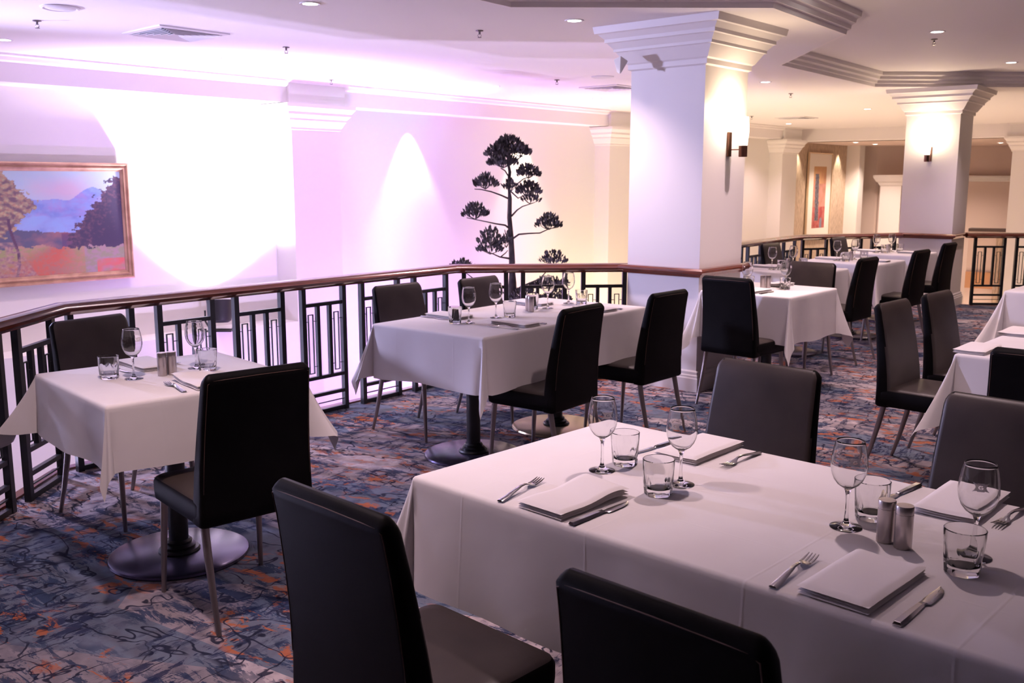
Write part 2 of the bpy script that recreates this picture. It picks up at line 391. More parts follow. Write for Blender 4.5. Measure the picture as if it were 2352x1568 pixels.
pillar('low far column with a small capital seen between the abstract picture and the right pillar', (9.35, 23.3), 50, .5, .5, z0=-3.3,
       cap=[(0, 1.50), (.02, 1.51), (.05, 1.58), (.08, 1.60), (.14, 1.70), (.14, 1.76)], band=False, base=False)

# ------------------------------------------------------------------ railings
def panel_meshes(wd):
    bm = BM(); T = .034; h = .873
    for x in (T / 2, wd - T / 2): box(bm, x, 0, h / 2, T, .034, h)
    for z, tz in ((.755, .024), (.255, .024), (.135, .024), (.018, .026)): box(bm, wd / 2, 0, z, wd - 2 * T, .026, tz)
    for x in (wd * .365, wd * .635): box(bm, x, 0, .505, .026, .026, .478)
    box(bm, wd / 2, 0, .075, wd - 2 * T, .010, .007)
    a = BM(); e = .006; gx = wd * .365 - .013 - T
    for s in (0, 1):
        x0 = T if s == 0 else wd * .635 + .013; cx = x0 + gx / 2; hw = gx * .21
        for x in (cx - hw, cx + hw): box(a, x, 0, .49, e, .010, .40)
        for z in (.69, .29): box(a, cx, 0, z, 2 * hw + e, .010, e)
        for z in (.645, .335):
            for xa, xb in ((x0, cx - hw), (cx + hw, x0 + gx)): box(a, (xa + xb) / 2, 0, z, xb - xa, .006, .004)
    return bm, a
PANELS = {}
def railing(label, path, spans, hand_from=0):
    """spans: for every straight run a list of (start distance, width)"""
    t = thing('balcony_railing', label, 'railing', (path[0][0], path[0][1], 0))
    o = Vector(path[0])
    bm = BM(); pr = [(-.036, .880), (-.050, .888), (-.052, .905), (-.040, .915), (-.034, .928), (-.015, .936), (.015, .936), (.034, .928), (.040, .915), (.052, .905), (.050, .888), (.036, .880), (.026, .868), (-.026, .868)]
    sweep(bm, [tuple(Vector(p) - o) for p in path], pr)
    obj('handrail', bm, 'wood', t, smooth=40)
    for (p, q), sp in zip(zip(path, path[1:]), spans):
        d = (Vector(q) - Vector(p)).normalized(); ang = math.atan2(d.y, d.x)
        for s, wd in sp:
            k = round(wd, 3)
            loc = (*(Vector(p) + d * s - o), 0)
            if k not in PANELS:
                a, b = panel_meshes(k)
                P = obj('balustrade_panel', a, 'iron', t, loc=loc, rotz=ang); Q = obj('lattice', b, 'iron', P); PANELS[k] = (P.data, Q.data)
            else:
                P = bpy.data.objects.new('balustrade_panel', PANELS[k][0]); C.objects.link(P); P.parent = t; P.location = loc; P.rotation_euler.z = ang
                Q = bpy.data.objects.new('lattice', PANELS[k][1]); C.objects.link(Q); Q.parent = P
    return t
def even(L, wd=.385, pitch=.524, st=.03): return [(st + pitch * i, wd) for i in range(int((L - st + .10) / pitch))]
railing('black iron railing with mahogany handrail beside the left and middle tables', RAIL[0:],
        [[(11.04 - .48 - .524 * i, .385) for i in range(0, 9)], [(.03 + .524 * k, .385) for k in range(6)], [(.055, .365), (.52, .365), (1.0, .365)]])
def seglen(a, b): return (Vector(b) - Vector(a)).length
railing('black iron railing with mahogany handrail behind the far tables, between the two big pillars', RAIL2, [even(seglen(RAIL2[i], RAIL2[i + 1])) for i in range(3)])
railing('short black iron railing right of the far pillar, bright hall behind it', RAIL3, [[(.10 + .52 * i, .40) for i in range(10)]])
bm = BM()
for P_ in (RAIL[0:4], RAIL2):
    sweep(bm, P_, [(-.125, -.03), (-.125, .012), (-.07, .012), (-.07, -.03)])
struct('trim_7', bm, 'wood')

# ------------------------------------------------------------------ chairs
def make_chair(label):
    t = thing('dining_chair', label, 'chair')
    # backrest, a curved padded slab (y is forward)
    def prof(z):   # width, centre y, thickness
        k = (z - .37) / .555
        return .445 - .045 * k, -.165 - .02 * k - .055 * max(0, k - .25) ** 1.5 * 1.4, .085 - .035 * min(1, k * 1.15)
    bm = BM(); rings = []
    for z in (.375, .385, .42, .48, .55, .62, .70, .78, .85, .885):
        w_, y_, t_ = prof(z); e = .008 if z == .375 else 0
        rings.append(rrect(w_ - 2 * e, t_ - 2 * e, .020, 4, 0, y_, z))
    w_, y_, t_ = prof(.9)
    for dz, e in ((.900, .002), (.911, .007), (.919, .014), (.9235, .021)):
        rings.append(rrect(w_ - 2.2 * e, t_ - 1.9 * e if t_ > 2 * e else .006, .018, 4, 0, y_ - .002, dz))
    loft(bm, rings); bmesh.ops.recalc_face_normals(bm, faces=bm.faces)
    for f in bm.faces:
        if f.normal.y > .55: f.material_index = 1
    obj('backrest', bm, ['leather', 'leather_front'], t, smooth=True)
    # seam round the upper back
    bm = BM(); pts = []
    for z in (.50, .60, .70, .80, .87, .893):
        w_, y_, t_ = prof(z); pts.append((-w_ / 2 + .012, y_ - t_ / 2 + .001, z))
    w_, y_, t_ = prof(.90)
    pts += [(-w_ / 2 + .03, y_ - t_ / 2 + .002, .902), (0, y_ - t_ / 2 + .0015, .904), (w_ / 2 - .03, y_ - t_ / 2 + .002, .902)] + [(-x, y, z) for x, y, z in pts[::-1]]
    tube(bm, pts, .0013, 5); obj('seam', bm, 'stitch', t, smooth=True)
    bm = BM(); rings = []
    for z, e in ((.378, .012), (.386, .003), (.42, 0), (.452, 0), (.466, .006), (.474, .018), (.478, .045), (.480, .10)):
        rings.append(rrect(.445 - 2 * e, .44 - 2 * e, .035, 5, 0, .025, z))
    loft(bm, rings); bmesh.ops.recalc_face_normals(bm, faces=bm.faces)
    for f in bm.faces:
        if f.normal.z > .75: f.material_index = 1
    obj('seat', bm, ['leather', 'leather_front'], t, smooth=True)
    for sx in (-1, 1):
        bm = BM(); lathe_pts = [(sx * .190, .205, .385), (sx * .196, .218, .20), (sx * .203, .232, 0)]
        tube(bm, lathe_pts, [.0155, .0125, .009], 12); obj('leg', bm, 'steel_leg', t, smooth=50)
        bm = BM(); tube(bm, [(sx * .192, -.165, .38), (sx * .194, -.19, .26), (sx * .197, -.225, .12), (sx * .20, -.262, 0)], [.0155, .0145, .012, .009], 12); obj('leg', bm, 'steel_leg', t, smooth=50)
    return t
FRONT = R(-90)
chairs = [  # back-top midpoint x, y, facing angle (deg), label
    (-.882, 3.276, 131, 'dark leather chair at the near side of the left two-seat table, back to the viewer'),
    (-2.05, 4.573, -32, 'dark leather chair between the left two-seat table and the railing'),
    (-.750, 6.130, -41, 'dark leather chair between middle long table and railing, left of its pair'),
    (-.244, 6.586, -38.5, 'dark leather chair behind the middle long table, half hidden before the tree trunk'),
    (.380, 4.997, 143, 'dark leather chair at the near side of the middle long table, left of the two'),
    (.949, 5.695, 139, 'dark leather chair at the near side of the middle long table, right of the two'),
    (1.475, 6.580, 45, 'dark leather chair standing in front of the large pillar, back to the viewer'),
    (2.477, 7.863, 226, 'dark leather chair facing the viewer across the square table by the large pillar'),
    (3.113, 8.337, 138, 'dark leather chair, back turned, leftmost of three in a slanting row'),
    (3.990, 9.310, 138, 'dark leather chair, back turned, middle one of three in a slanting row'),
    (4.775, 10.45, 138, 'dark leather chair nearest the far pillar, last of three in a slanting row'),
    (2.770, 10.36, -42, 'dark leather chair against the far railing, just right of the large pillar'),
    (3.900, 11.55, -42, 'dark leather chair against the far railing where the railing bends, left of the far pillar'),
    (2.080, 5.233, -44, 'brown-lit leather chair facing right, nearer of the two beside the right-hand table'),
    (2.520, 5.680, -44, 'brown-lit leather chair facing right, farther of the two beside the right-hand table'),
    (2.040, 3.600, 48, 'black chair back at the right edge, at the short end of the right-hand table'),
    (.926, 3.374, -133.6, 'dark leather chair at the far side of the big front table, left of the two'),
    (1.507, 2.790, -135, 'dark leather chair across the big front table, cut by the right edge'),
    (-.383, 1.891, 46.4, 'black leather chair in the left foreground, its back to the viewer'),
    (.217, 1.392, 46.4, 'black leather chair in the bottom centre foreground, only its back top showing'),
]
ch0 = None
for i, (x, y, a, lab) in enumerate(chairs):
    fx, fy = math.cos(R(a)), math.sin(R(a)); loc = (x + .245 * fx, y + .245 * fy, 0); rz = R(a) - R(90)
    if ch0 is None:
        ch0 = make_chair(lab); ch0.location = loc; ch0.rotation_euler.z = rz; ch0['group'] = 'dark leather dining chairs'
    else: dup(ch0, loc, rz, lab)

# ------------------------------------------------------------------ tables, cloths
def cloth_mesh(l, w_, h, seed, tip=(18, 24, 24, 24), zt=.78):
    """linen sheet over an l x w_ top, local origin at a corner; drop h, flared folded corners"""
    rnd = random.Random(seed); ph = [rnd.uniform(0, 6.28) for _ in range(8)]
    rr = .014; gens = []
    corners = [(0, 0, 180, 270), (l, 0, 270, 360), (l, w_, 0, 90), (0, w_, 90, 180)]
    sides = [((0, 0), (l, 0), 270), ((l, 0), (l, w_), 0), ((l, w_), (0, w_), 90), ((0, w_), (0, 0), 180)]
    for c_i in range(4):
        cx, cy, a0, a1 = corners[c_i]; nf = 22; tp = tip[c_i]
        for k in range(nf + 1):
            f = k / nf; phi = 90 * f; q = min(phi, 90 - phi); ln = h / math.cos(R(q))
            tw = R(tp) * (math.sin(R(2 * phi)) ** .8) * (1 + .30 * math.sin(R(phi * 8) + ph[c_i]) * math.sin(R(2 * phi)))
            sk = 14 * math.sin(R(2 * phi)) * (1 if c_i % 2 else -1)
            gens.append((cx, cy, a0 + 90 * f + sk, ln, tw, 1))
        (x0, y0), (x1, y1), a = sides[(c_i + 1) % 4] if False else sides[{0: 0, 1: 1, 2: 2, 3: 3}[c_i]]
        n = max(8, int(math.hypot(x1 - x0, y1 - y0) / .035))
        for k in range(1, n):
            f = k / n; gens.append((x0 + (x1 - x0) * f, y0 + (y1 - y0) * f, a, h + .006 * math.sin(f * 9 + ph[4]), None, math.hypot(x1 - x0, y1 - y0) * f))
    bm = BM(); K = 16; rings = []
    for j in range(-3, K + 1):
        ring = []
        for gi, (x, y, a, ln, tw, s) in enumerate(gens):
            dx, dy = math.cos(R(a)), math.sin(R(a))
            if tw is None: x, y = x - dx * rr, y - dy * rr
            else: x, y = x + (rr if x == 0 else -rr), y + (rr if y == 0 else -rr)
            if j <= 0:
                b = (j + 3) / 3 * R(90); o_ = rr * math.sin(b); z = zt - rr + rr * math.cos(b)
                px, py = x + dx * o_, y + dy * o_
            else:
                f = j / K
                if tw is None:
                    wv = .010 * math.sin(s * 7.3 + ph[5]) + .006 * math.sin(s * 17 + ph[6])
                    o_ = f * (.012 + wv); z = zt - rr - ln * f
                else:
                    o_ = ln * f * math.sin(tw) * (.75 + .25 * f) + .006 * f; z = zt - rr - ln * f * math.cos(tw)
                px, py = x + dx * (o_ + rr), y + dy * (o_ + rr)
            ring.append((px, py, z))
        rings.append(ring)
    vs = [[bm.verts.new(p) for p in r] for r in rings]; n = len(gens)
    for a, b in zip(vs, vs[1:]):
        for i in range(n): bm.faces.new((a[i], b[i], b[(i + 1) % n], a[(i + 1) % n]))
    bm.faces.new(vs[0])
    bmesh.ops.remove_doubles(bm, verts=vs[0], dist=.0005)
    return bm
def table(key, o, ang, l, w_, h, bases, lab, clab, seed, disc='base_disc', tip=(18, 24, 24, 24)):
    a = R(ang); cx = lambda u, v: (o[0] + u * math.cos(a) - v * math.sin(a), o[1] + u * math.sin(a) + v * math.cos(a))
    t = thing('dining_table', lab, 'table', (o[0], o[1], 0), a)
    bm = BM(); box(bm, l / 2, w_ / 2, .755, l - .03, w_ - .03, .036); obj('tabletop', bm, 'iron', t)
    for i, (u, v, kind) in enumerate(bases):
        d = disc if kind == 0 else 'brass_disc'
        bm = BM(); lathe(bm, [(.285, 0), (.288, .006), (.284, .014), (.270, .020), (.05, .024)], 56, (u, v, 0)); obj('base_disc', bm, d, t, smooth=40)
        bm = BM(); lathe(bm, [(.082, .022), (.086, .028), (.080, .036), (.066, .038), (.068, .048), (.060, .054), (.052, .056), (.054, .066), (.046, .074)], 32, (u, v, 0)); obj('collar', bm, 'iron', t, smooth=40)
        bm = BM(); lathe(bm, [(.040, .07), (.040, .69), (.07, .70), (.16, .737)], 28, (u, v, 0)); obj('column', bm, 'iron', t, smooth=40)
    c = obj('tablecloth', cloth_mesh(l, w_, h, seed, tip), 'cloth', loc=(o[0], o[1], 0), rotz=a, smooth=70)
    tag(c, clab, 'tablecloth')
    return dict(o=o, a=a, at=cx)
TA = table('A', (-.276, 2.495), -43.6, 1.65, .875, .30, [(.42, .44, 0), (1.23, .44, 0)], 'long four-seat table in the right foreground under white linen',
           'white tablecloth on the big front table, laid for four', 3)
TB = table('B', (-1.44, 3.309), 42.6, .81, .81, .235, [(.405, .405, 0)], 'square pedestal table on a round black disc at the left railing', 'white tablecloth on the square table at the left, laid for two', 5, tip=(7, 27, 22, 30))
TC = table('C', (-.144, 4.827), 51.5, 1.62, .83, .285, [(.40, .42, 0), (1.22, .42, 1)], 'long pedestal table in the middle, standing before the railing bend', 'white tablecloth on the long middle table, deep pointed fold at its near corner', 8, tip=(10, 20, 20, 20))
TD = table('D', (1.928, 6.593), 48.9, .81, .715, .33, [(.405, .36, 0)], 'square pedestal table right beside the large pillar', 'white tablecloth on the square table beside the large pillar', 11, tip=(14, 18, 18, 18))
TF = table('F', (2.60, 8.275), 49, .81, .81, .33, [(.405, .405, 0)], 'square table behind the chair facing the viewer, right of the large pillar', 'white tablecloth behind the viewer-facing chair, mostly hidden, right of the large pillar', 12)
TE = table('E', (3.525, 9.26), 49, .81, .81, .33, [(.405, .405, 0)], 'square table in the middle of the far row, before the railing', 'white tablecloth in the far row with a long pointed drop at its near corner', 13)
TG = table('G', (4.36, 10.42), 49, .81, .81, .33, [(.405, .405, 0)], 'farthest square table, against the right pillar', 'white tablecloth on the farthest table, touching the right pillar', 14)
TH = table('H', (2.658, 3.829), 48, 1.62, .82, .30, [(.40, .41, 0), (1.22, .41, 0)], 'long table at the right edge beside the two brown-lit chairs', 'white tablecloth on the long table cut by the right edge, beside the two brown-lit chairs', 15)
TI = table('I', (4.229, 6.471), 48, 1.62, .82, .36, [(.40, .41, 0), (1.22, .41, 0)], 'table behind the right-hand long table, cut by the right edge', 'white tablecloth falling from the farther table cut by the right edge', 16)

# ------------------------------------------------------------------ table ware
def strip(bm, secs):
    """secs: (y, half width, z, thickness, x centre)"""
    loft(bm, [[(x - hw, y, z), (x - hw * .6, y, z + th), (x + hw * .6, y, z + th), (x + hw, y, z), (x + hw * .6, y, z - th * .2), (x - hw * .6, y, z - th * .2)] for y, hw, z, th, x in secs])
def fork_mesh():
    bm = BM()
    strip(bm, [(0, .0085, .0030, .0035, 0), (.004, .0100, .0030, .0038, 0), (.03, .0095, .0050, .0036, 0), (.07, .0070, .0105, .0034, 0), (.10, .0045, .0140, .0034, 0), (.122, .0036, .0130, .0032, 0),
               (.134, .0060, .0100, .0026, 0), (.143, .0110, .0070, .0022, 0), (.152, .0128, .0052, .0020, 0), (.160, .0130, .0046, .0020, 0)])
    for k in (-1.5, -.5, .5, 1.5):
        x = k * .0070
        strip(bm, [(.157, .0028, .0046, .0020, x), (.175, .0024, .0052, .0019, x * 1.02), (.190, .0020, .0072, .0017, x * 1.02), (.203, .0009, .0100, .0010, x * 1.0)])
    return bm
def knife_mesh():
    bm = BM()
    strip(bm, [(0, .0085, .0020, .0065, 0), (.004, .0100, .0020, .0075, 0), (.05, .0092, .0022, .0070, 0), (.10, .0070, .0025, .0062, 0), (.118, .0060, .0028, .0052, 0), (.121, .0062, .0030, .0022, 0),
               (.126, .0100, .0030, .0014, .003), (.145, .0112, .0030, .0013, .003), (.185, .0100, .0030, .0012, .003), (.208, .0068, .0030, .0011, .001), (.222, .0015, .0030, .0008, -.004)])
    return bm
def napkin_mesh(wx, wy, kind=0):
    bm = BM()
    def layer(z0, th, ins, lift):
        nx, ny = 14, 22; top, bot = [], []
        for j in range(ny + 1):
            for i in range(nx + 1):
                fx, fy = i / nx, j / ny
                x = ins + (wx - 2 * ins) * fx; y = ins + (wy - 2 * ins) * fy
                e = min(fx, 1 - fx, fy, 1 - fy); r_ = min(1, e / .045); dome = math.sqrt(max(0, 1 - (1 - r_) ** 2))
                wv = lift * (.5 + .5 * math.sin(fy * 7.5 + fx * 1.5 + 1.0)) * fy if kind == 1 else lift * .8 * math.sin(fy * 4.2 + fx * 3 + 5.2) * fy
                base = z0 + wv
                top.append(bm.verts.new((x, y, base + th * (.5 + .5 * dome)))); bot.append(bm.verts.new((x, y, base + th * (.5 - .5 * dome) + .0001)))
        q = lambda L, i, j: L[j * (nx + 1) + i]
        for j in range(ny):
            for i in range(nx):
                bm.faces.new((q(top, i, j), q(top, i + 1, j), q(top, i + 1, j + 1), q(top, i, j + 1)))
                bm.faces.new((q(bot, i, j), q(bot, i, j + 1), q(bot, i + 1, j + 1), q(bot, i + 1, j)))
        for i in range(nx):
            bm.faces.new((q(top, i, 0), q(bot, i, 0), q(bot, i + 1, 0), q(top, i + 1, 0))); bm.faces.new((q(top, i, ny), q(top, i + 1, ny), q(bot, i + 1, ny), q(bot, i, ny)))
        for j in range(ny):
            bm.faces.new((q(top, 0, j), q(top, 0, j + 1), q(bot, 0, j + 1), q(bot, 0, j))); bm.faces.new((q(top, nx, j), q(bot, nx, j), q(bot, nx, j + 1), q(top, nx, j + 1)))
    lift = .014 if kind == 1 else .003
    layer(.0003, .0072, .0010, lift * .75); layer(.0070, .0062, .0022, lift * .88); layer(.0128, .0080, 0, lift)
    return bm
def wine_mesh():
    bm = BM()
    outer = [(.0360, 0), (.0362, .0012), (.0340, .0024), (.024, .0045), (.012, .0085), (.0065, .014), (.0045, .022), (.0038, .040), (.0038, .065), (.0045, .080), (.0075, .088), (.015, .0945), (.0245, .103), (.0325, .114), (.0380, .128), (.0405, .142), (.0405, .152), (.0390, .168), (.0360, .186), (.0325, .200), (.0312, .205)]
    inner = [(.0306, .2052), (.0318, .200), (.0353, .186), (.0383, .168), (.0397, .152), (.0397, .142), (.0371, .128), (.0315, .115), (.0230, .1045), (.0120, .0970), (.0020, .0945)]
    lathe(bm, [(.0018, .0905), (.0085, .0915)] + outer[12:] + inner, 40)
    return bm
def stem_mesh():
    bm = BM(); lathe(bm, [(.0360, 0), (.0362, .0012), (.0340, .0024), (.024, .0045), (.012, .0085), (.0065, .014), (.0045, .022), (.0038, .040), (.0038, .065), (.0045, .080), (.0070, .088), (.0084, .0912), (.0018, .0904)], 40); return bm
def tumbler_mesh():
    bm = BM()
    def rf(r, z, a):
        k = max(0, min(1, (.066 - z) / .03)); m = (a + R(22.5)) % R(45) - R(22.5)
        return r * (1 - k) + k * r * .985 / math.cos(m) * .96
    n = 48
    outer = [(.0330, 0), (.0345, .002), (.0352, .012), (.0372, .035), (.0392, .060), (.0402, .078), (.0408, .092)]
    inner = [(.0392, .0935), (.0384, .090), (.0372, .070), (.0345, .045), (.0315, .025), (.0270, .0175), (.0120, .0165), (.0020, .0165)]
    rings = [[(rf(r, z, 2 * math.pi * i / n) * math.cos(2 * math.pi * i / n), rf(r, z, 2 * math.pi * i / n) * math.sin(2 * math.pi * i / n), z) for i in range(n)] for r, z in outer]
    rings += [[(r * math.cos(2 * math.pi * i / n), r * math.sin(2 * math.pi * i / n), z) for i in range(n)] for r, z in inner]
    loft(bm, rings); bmesh.ops.recalc_face_normals(bm, faces=bm.faces)
    for f in bm.faces:
        if f.calc_center_median().z < .0185: f.material_index = 1
    return bm
def emblem_mesh():
    """frosted plaque with a curled initial left clear, wrapped on the bowl"""
    bm = BM(); N = 40; H_ = 22; r0 = .0409
    def inside(u, v):          # u in [-1,1], v in [-1,1]
        if abs(v) > 1 - .38 * (1 - abs(u)) * 0 - .30 * (1 - (abs(u)) ** 2) * (1 if abs(u) > .45 else .25): return False
        if abs(u) > 1 - .34 * math.cos(v * math.pi / 2): return False
        d = math.hypot(u * 1.35, v); an = math.atan2(v, u * 1.35)
        if .26 < d < .40 and not (-.2 < an < .9): return False
        if abs(v + .02) < .06 and .02 < u * 1.35 < .36: return False
        return True
    vs = {}
    def V(i, j):
        if (i, j) not in vs:
            u = -1 + 2 * i / N; v = -1 + 2 * j / H_; a = u * .40; z = .164 + v * .0095
            rr_ = .0414 - max(0, z - .152) * .094 - max(0, z - .168) * .075
            vs[i, j] = bm.verts.new((rr_ * math.sin(a), -rr_ * math.cos(a), z))
        return vs[i, j]
    for i in range(N):
        for j in range(H_):
            if inside(-1 + 2 * (i + .5) / N, -1 + 2 * (j + .5) / H_): bm.faces.new((V(i, j), V(i + 1, j), V(i + 1, j + 1), V(i, j + 1)))
    return bm
WARE = {}
def place(kind, T, u, v, rot, label, group, z=.7805, cat=None):
    x, y = T['at'](u, v)
    if kind not in WARE:
        if kind == 'fork': o = obj('fork', fork_mesh(), 'cutlery', smooth=50)
        elif kind == 'knife': o = obj('knife', knife_mesh(), 'cutlery', smooth=50)
        elif kind == 'napkin': o = obj('napkin', napkin_mesh(.145, .27), 'napkin', smooth=60)
        elif kind == 'napkin_wavy': o = obj('napkin', napkin_mesh(.145, .26, 1), 'napkin', smooth=60)
        elif kind == 'wine':
            o = thing('wine_glass', '', 'glass'); obj('bowl', wine_mesh(), 'glass', o, smooth=True); obj('stem', stem_mesh(), 'glass', o, smooth=50); obj('emblem', emblem_mesh(), 'frost', o)
        elif kind == 'tumbler': o = obj('tumbler', tumbler_mesh(), ['glass', 'glass'], smooth=40)
        elif kind == 'shaker':
            o = thing('shaker', '', 'shaker')
            bm = BM(); lathe(bm, [(.0180, 0), (.0190, .002), (.0190, .0765)], 32); obj('body', bm, 'shaker', o, smooth=40)
            bm = BM(); lathe(bm, [(.0178, .0765), (.0178, .0780)], 32); lathe(bm, [(.0190, .0780), (.0190, .0935), (.0178, .0955), (.002, .0960)], 32); obj('cap', bm, 'shaker', o, smooth=40)
        elif kind == 'sachets':
            o = thing('sugar_tumbler', '', 'glass'); obj('glass_body', tumbler_mesh(), ['glass', 'glass'], o, smooth=40)
            for k in range(4):
                bm = BM(); box(bm, 0, 0, .030, .036, .003, .060); q = obj('sachet', bm, 'sachet', o, loc=((k - 1.5) * .009, (k % 2 - .5) * .014, .020), rotz=R(20 + 35 * k)); q.rotation_euler.x = R(14 - 9 * k)
        WARE[kind] = o
    else:
        s = WARE[kind]; o = s.copy(); C.objects.link(o)
        for ch in s.children:
            c = ch.copy(); C.objects.link(c); c.parent = o
    o.location = (x, y, z); o.rotation_euler.z = T['a'] + R(rot)
    tag(o, label, cat or {'napkin_wavy': 'napkin', 'wine': 'glass', 'tumbler': 'glass', 'sachets': 'glass'}.get(kind, kind), group)
    return o
gF, gK, gN, gW, gT, gS = 'forks', 'knives', 'folded napkins', 'wine glasses', 'tumblers', 'salt and pepper shakers'
# big front table
ft = 'on the front table'
place('fork', TA, .330, .010, 12, 'steel fork nearest the left corner of the front table, tines up', gF)
place('napkin_wavy', TA, .385, .012, -1, 'rumpled white napkin at the left near place of the front table', gN)
place('knife', TA, .562, .008, 0, 'table knife beside the rumpled napkin on the front table', gK)
place('wine', TA, .345, .397, 58, 'wine glass nearest the far left corner of the front table', gW)
place('wine', TA, .571, .442, 8, 'wine glass on the front table standing before the folded far left napkin', gW)
place('wine', TA, 1.025, .437, 42, 'wine glass just left of the shakers on the front table', gW)
place('wine', TA, 1.300, .450, 22, 'wine glass at the right, behind a tumbler on the front table', gW)
place('tumbler', TA, .353, .490, 5, 'tumbler behind the leftmost wine glass of the front table', gT)
place('tumbler', TA, .575, .335, 14, 'tumbler in front of the second wine glass on the front table', gT)
place('tumbler', TA, 1.042, .534, 0, 'tumbler behind the wine glass left of the shakers', gT)
place('tumbler', TA, 1.311, .350, 9, 'large-looking tumbler at the right, nearest the viewer', gT)
place('napkin', TA, .505, .880, 181, 'folded napkin at the far left place of the front table', gN)
place('fork', TA, .575, .845, 180, 'fork lying right of the far left napkin on the front table', gF)
place('knife', TA, .330, .800, 176, 'knife behind the second wine glass, left of the far napkin', gK)
place('shaker', TA, 1.127, .411, 0, 'brushed steel shaker at the left of the pair on the front table', gS)
place('shaker', TA, 1.170, .400, 0, 'brushed steel shaker at the right of the pair on the front table', gS)
place('napkin', TA, 1.115, .020, -1, 'neatly folded napkin at the right near place of the front table', gN)
place('fork', TA, 1.072, .010, 4, 'steel fork left of the neat napkin, lower right of the picture', gF)
place('knife', TA, 1.312, .018, 0, 'table knife right of the neat napkin, lower right of the picture', gK)
place('knife', TA, 1.030, .860, 176, 'knife behind the shakers on the front table', gK)
place('napkin', TA, 1.235, .915, 181, 'folded napkin at the far right place, behind the wine glass and tumbler', gN)
place('fork', TA, 1.290, .868, 176, 'fork at the right edge of the picture on the front table', gF)
# left table
place('wine', TB, .265, .418, 20, 'left wine glass on the square table at the left', gW)
place('wine', TB, .550, .463, 50, 'right wine glass on the square table at the left', gW)
place('tumbler', TB, .195, .495, 3, 'tumbler behind the left wine glass on the square left table', gT)
place('tumbler', TB, .560, .375, 9, 'tumbler before the right wine glass on the square left table', gT)
place('shaker', TB, .379, .408, 0, 'left shaker of the pair on the square left table', gS)
place('shaker', TB, .418, .404, 0, 'right shaker of the pair on the square left table', gS)
place('fork', TB, .305, .030, -4, 'fork on the near side of the square left table', gF)
place('napkin_wavy', TB, .350, .020, -2, 'napkin half hidden by the near chair at the square left table', gN)
place('napkin', TB, .480, .800, 182, 'napkin on the railing side of the square left table', gN)
place('knife', TB, .290, .770, 182, 'knife left of the railing-side napkin on the square left table', gK)
place('fork', TB, .525, .790, 180, 'fork right of the railing-side napkin on the square left table', gF)
# middle table
place('wine', TC, .355, .410, 15, 'leftmost wine glass on the long middle table', gW)
place('wine', TC, .620, .430, 40, 'second wine glass from the left on the long middle table', gW)
place('wine', TC, 1.156, .447, 0, 'third wine glass from the left on the long middle table', gW)
place('wine', TC, 1.445, .490, 20, 'rightmost wine glass on the long middle table', gW)
place('sachets', TC, .305, .470, 0, 'tumbler of sugar sachets beside the leftmost wine glass on the middle table', 'tumblers of sachets')
place('sachets', TC, 1.085, .515, 0, 'tumbler of sugar sachets behind the shaker on the middle table', 'tumblers of sachets')
place('tumbler', TC, .705, .395, 0, 'empty tumbler beside the second wine glass on the middle table', gT)
place('tumbler', TC, 1.470, .405, 0, 'empty tumbler at the right end of the middle table', gT)
place('shaker', TC, .955, .428, 0, 'single-looking steel shaker in the middle of the long middle table', gS)
place('shaker', TC, .985, .470, 0, 'second steel shaker hidden behind the first on the middle table', gS)
for u, who in ((.0, 'left'), (.80, 'right')):
    place('napkin', TC, .395 + u, .040, -3, 'napkin on the near side of the middle table, %s place' % who, gN)
    place('fork', TC, .335 + u, .035, 3, 'fork left of the near napkin, %s place of the middle table' % who, gF)
    place('knife', TC, .590 + u, .040, 0, 'knife right of the near napkin, %s place of the middle table' % who, gK)
    place('napkin', TC, .545 + u, .800, 180, 'napkin on the railing side of the middle table, %s place' % who, gN)
    place('knife', TC, .375 + u, .800, 180, 'knife by the railing-side napkin, %s place of the middle table' % who, gK)
# square table by the pillar
place('wine', TD, .265, .470, 0, 'left wine glass on the square table beside the large pillar', gW)
place('wine', TD, .520, .285, 0, 'right wine glass on the square table beside the large pillar', gW)
place('tumbler', TD, .350, .500, 0, 'left tumbler on the square table beside the large pillar', gT)
place('tumbler', TD, .440, .250, 0, 'right tumbler on the square table beside the large pillar', gT)
place('shaker', TD, .430, .425, 0, 'left shaker on the square table beside the large pillar', gS)
place('shaker', TD, .470, .400, 0, 'right shaker on the square table beside the large pillar', gS)
place('napkin', TD, .030, .430, -92, 'near napkin on the square table beside the large pillar', gN)
place('napkin_wavy', TD, .785, .330, 88, 'far napkin on the square table beside the large pillar', gN)
place('knife', TD, .040, .250, -90, 'knife by the near napkin on the square table beside the pillar', gK)
for T, n in ((TF, 'the table behind the viewer-facing chair'), (TE, 'the middle table of the far row'), (TG, 'the farthest table by the right pillar')):
    place('wine', T, .250, .500, 0, 'left wine glass on ' + n, gW); place('wine', T, .540, .430, 0, 'right wine glass on ' + n, gW)
    place('tumbler', T, .240, .400, 0, 'left tumbler on ' + n, gT); place('tumbler', T, .560, .340, 0, 'right tumbler on ' + n, gT)
    place('napkin', T, .340, .030, 0, 'near napkin on ' + n, gN); place('napkin', T, .480, .780, 180, 'railing-side napkin on ' + n, gN)
    place('shaker', T, .400, .410, 0, 'shaker on ' + n, gS)
place('napkin', TH, .30, .690, 90, 'napkin whose corner meets the left edge of the right-hand table', gN)
place('napkin', TH, 1.00, .690, 90, 'napkin farther along the right-hand table, near the picture edge', gN)

